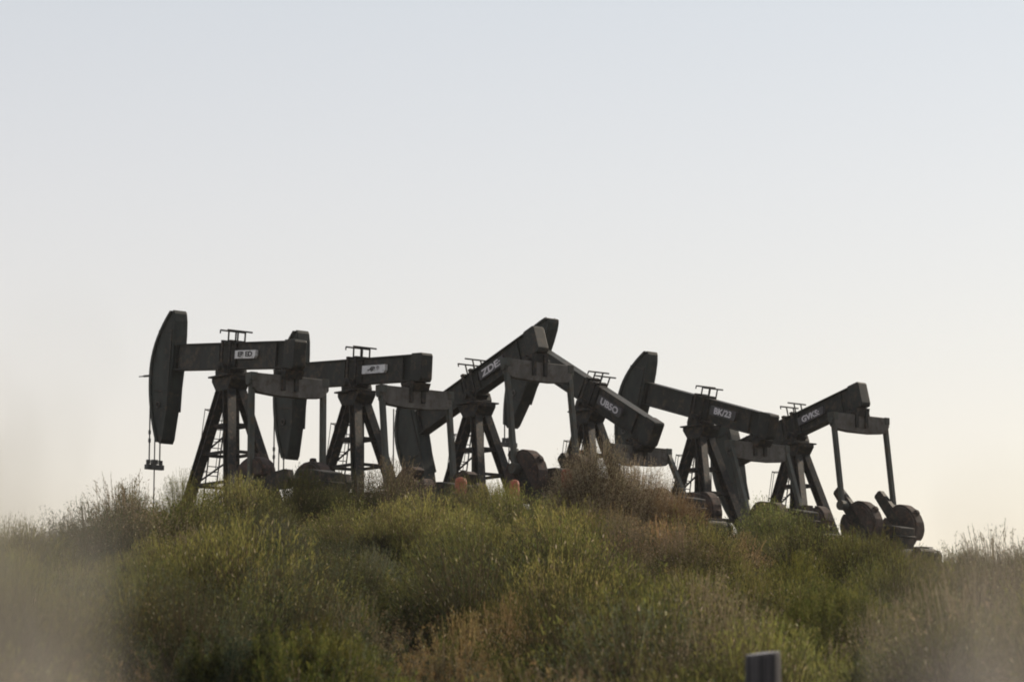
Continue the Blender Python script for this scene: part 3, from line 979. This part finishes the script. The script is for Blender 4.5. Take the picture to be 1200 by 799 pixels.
# ------------------------------------------------------------------ tall grass right by the camera, far out of focus
def near_grass(label, stems):
    gx0, gy0 = stems[0][0], stems[0][1]
    t = thing('tall_grass', label, 'grass', (gx0, gy0, float(ground_z(gx0, gy0))), 0)
    Q, C = [], []
    for (sx, sy, top) in stems:
        zg = float(ground_z(sx, sy)); o0 = np.array([sx - gx0, sy - gy0, 0.])
        H = top - zg
        lean = np.array([rng.normal(0, .03), rng.normal(0, .03), 1.]); lean /= np.linalg.norm(lean)
        c = jit((.52, .48, .42), .1)
        p, d = strip(o0 - lean * np.array([1, 1, 0]) * H, lean, H, .0020, .02, 8, c, Q, C, .5)
        for k in range(18):
            q = p - d * k * .012 + rng.normal(0, .004, 3)
            leaf(q, (d + rdir(.9) * .5) / 1.3, .014, .002, jit((.60, .55, .48), .1), Q, C)
        for k in range(3):
            b0 = o0 + lean * H * rng.uniform(.3, .8)
            strip(b0 - lean * np.array([1, 1, 0]) * H, (lean + rdir(1.2) * .35) / 1.2, .30, .004, .8, 5, jit((.42, .41, .33), .1), Q, C)
    me = leaf_mesh('blades', Q, C, BM_)
    o = bpy.data.objects.new('blades', me); COL.objects.link(o); o.parent = t


def stem_at(px, py, d):
    p = at(px, py, d); return (p.x, p.y, p.z)


st = []
for k in range(6):
    px = -110 + 95 * rng.uniform()
    st.append(stem_at(px, rng.uniform(480, 700), rng.uniform(.5, .8)))
for k in range(13):
    px = rng.uniform(-40, 150)
    st.append(stem_at(px, 590 + max(px, 0) * .75 + rng.uniform(-20, 130), rng.uniform(.5, .85)))
for k in range(9):
    px = rng.uniform(-70, 70)
    st.append(stem_at(px, rng.uniform(520, 660), rng.uniform(.5, .8)))
near_grass('tall dry grass close to the camera, blurred at the left edge', st)
st = [stem_at(rng.uniform(1175, 1245), rng.uniform(560, 760), rng.uniform(.5, .8)) for k in range(7)]
st += [stem_at(rng.uniform(1090, 1230), rng.uniform(680, 790), rng.uniform(.5, .85)) for k in range(9)]
near_grass('tall dry grass close to the camera, blurred at the right edge', st)

# ------------------------------------------------------------------ haze
if True:
    bm = bmesh.new(); box(bm, (0, 0, 20), (3400, 3400, 44))
    m, nt, N, L = new_mat('thin_haze')
    out = N.new('ShaderNodeOutputMaterial'); pv = N.new('ShaderNodeVolumePrincipled')
    pv.inputs['Color'].default_value = (.97, .95, .93, 1); pv.inputs['Density'].default_value = .0002; pv.inputs['Anisotropy'].default_value = .0
    L.new(pv.outputs[0], out.inputs['Volume'])
    hz = obj('haze', bm, m); hz['kind'] = 'stuff'

# ------------------------------------------------------------------ light
SUN_EL, SUN_AZ = 30.0, 46.0     # azimuth from +Y (view direction) towards +X
w = bpy.data.worlds.new('World'); scene.world = w; w.use_nodes = True
N, L = w.node_tree.nodes, w.node_tree.links; N.clear()
out = N.new('ShaderNodeOutputWorld'); bg1 = N.new('ShaderNodeBackground'); bg2 = N.new('ShaderNodeBackground')
sky = N.new('ShaderNodeTexSky'); sky.sky_type = 'NISHITA'; sky.sun_disc = False
sky.sun_elevation = R(SUN_EL); sky.sun_rotation = R(SUN_AZ); sky.air_density = 1.5; sky.dust_density = .6; sky.ozone_density = 1.5
L.new(sky.outputs[0], bg1.inputs[0]); bg1.inputs[1].default_value = .05
tc = N.new('ShaderNodeTexCoord'); sp = N.new('ShaderNodeSeparateXYZ'); L.new(tc.outputs['Generated'], sp.inputs[0])
rp = N.new('ShaderNodeValToRGB'); e = rp.color_ramp.elements
e[0].position = 0.03; e[0].color = (.71, .60, .565, 1)
e[1].position = .30; e[1].color = (.615, .585, .575, 1)
n = e.new(.12); n.color = (.735, .625, .605, 1)
n = e.new(.20); n.color = (.70, .62, .605, 1)
L.new(sp.outputs['Z'], rp.inputs[0]); L.new(rp.outputs[0], bg2.inputs[0]); bg2.inputs[1].default_value = .755
ad = N.new('ShaderNodeAddShader'); L.new(bg1.outputs[0], ad.inputs[0]); L.new(bg2.outputs[0], ad.inputs[1]); L.new(ad.outputs[0], out.inputs[0])

sd = bpy.data.lights.new('sun', 'SUN'); sd.energy = 5.0; sd.angle = R(3); sd.color = (1, .86, .68)
so = bpy.data.objects.new('sun', sd); COL.objects.link(so)
v = Vector((math.sin(R(SUN_AZ)) * math.cos(R(SUN_EL)), math.cos(R(SUN_AZ)) * math.cos(R(SUN_EL)), math.sin(R(SUN_EL))))
so.rotation_euler = v.to_track_quat('Z', 'Y').to_euler()

vs = scene.view_settings
vs.view_transform = 'Standard'; vs.look = 'None'; vs.exposure = 0; vs.gamma = 1; vs.use_curve_mapping = False
scene.cycles.use_denoising = True
scene.cycles.filter_width = 1.9
scene.cycles.max_bounces = 6
scene.cycles.diffuse_bounces = 3
scene.cycles.volume_bounces = 0
scene.cycles.transparent_max_bounces = 8
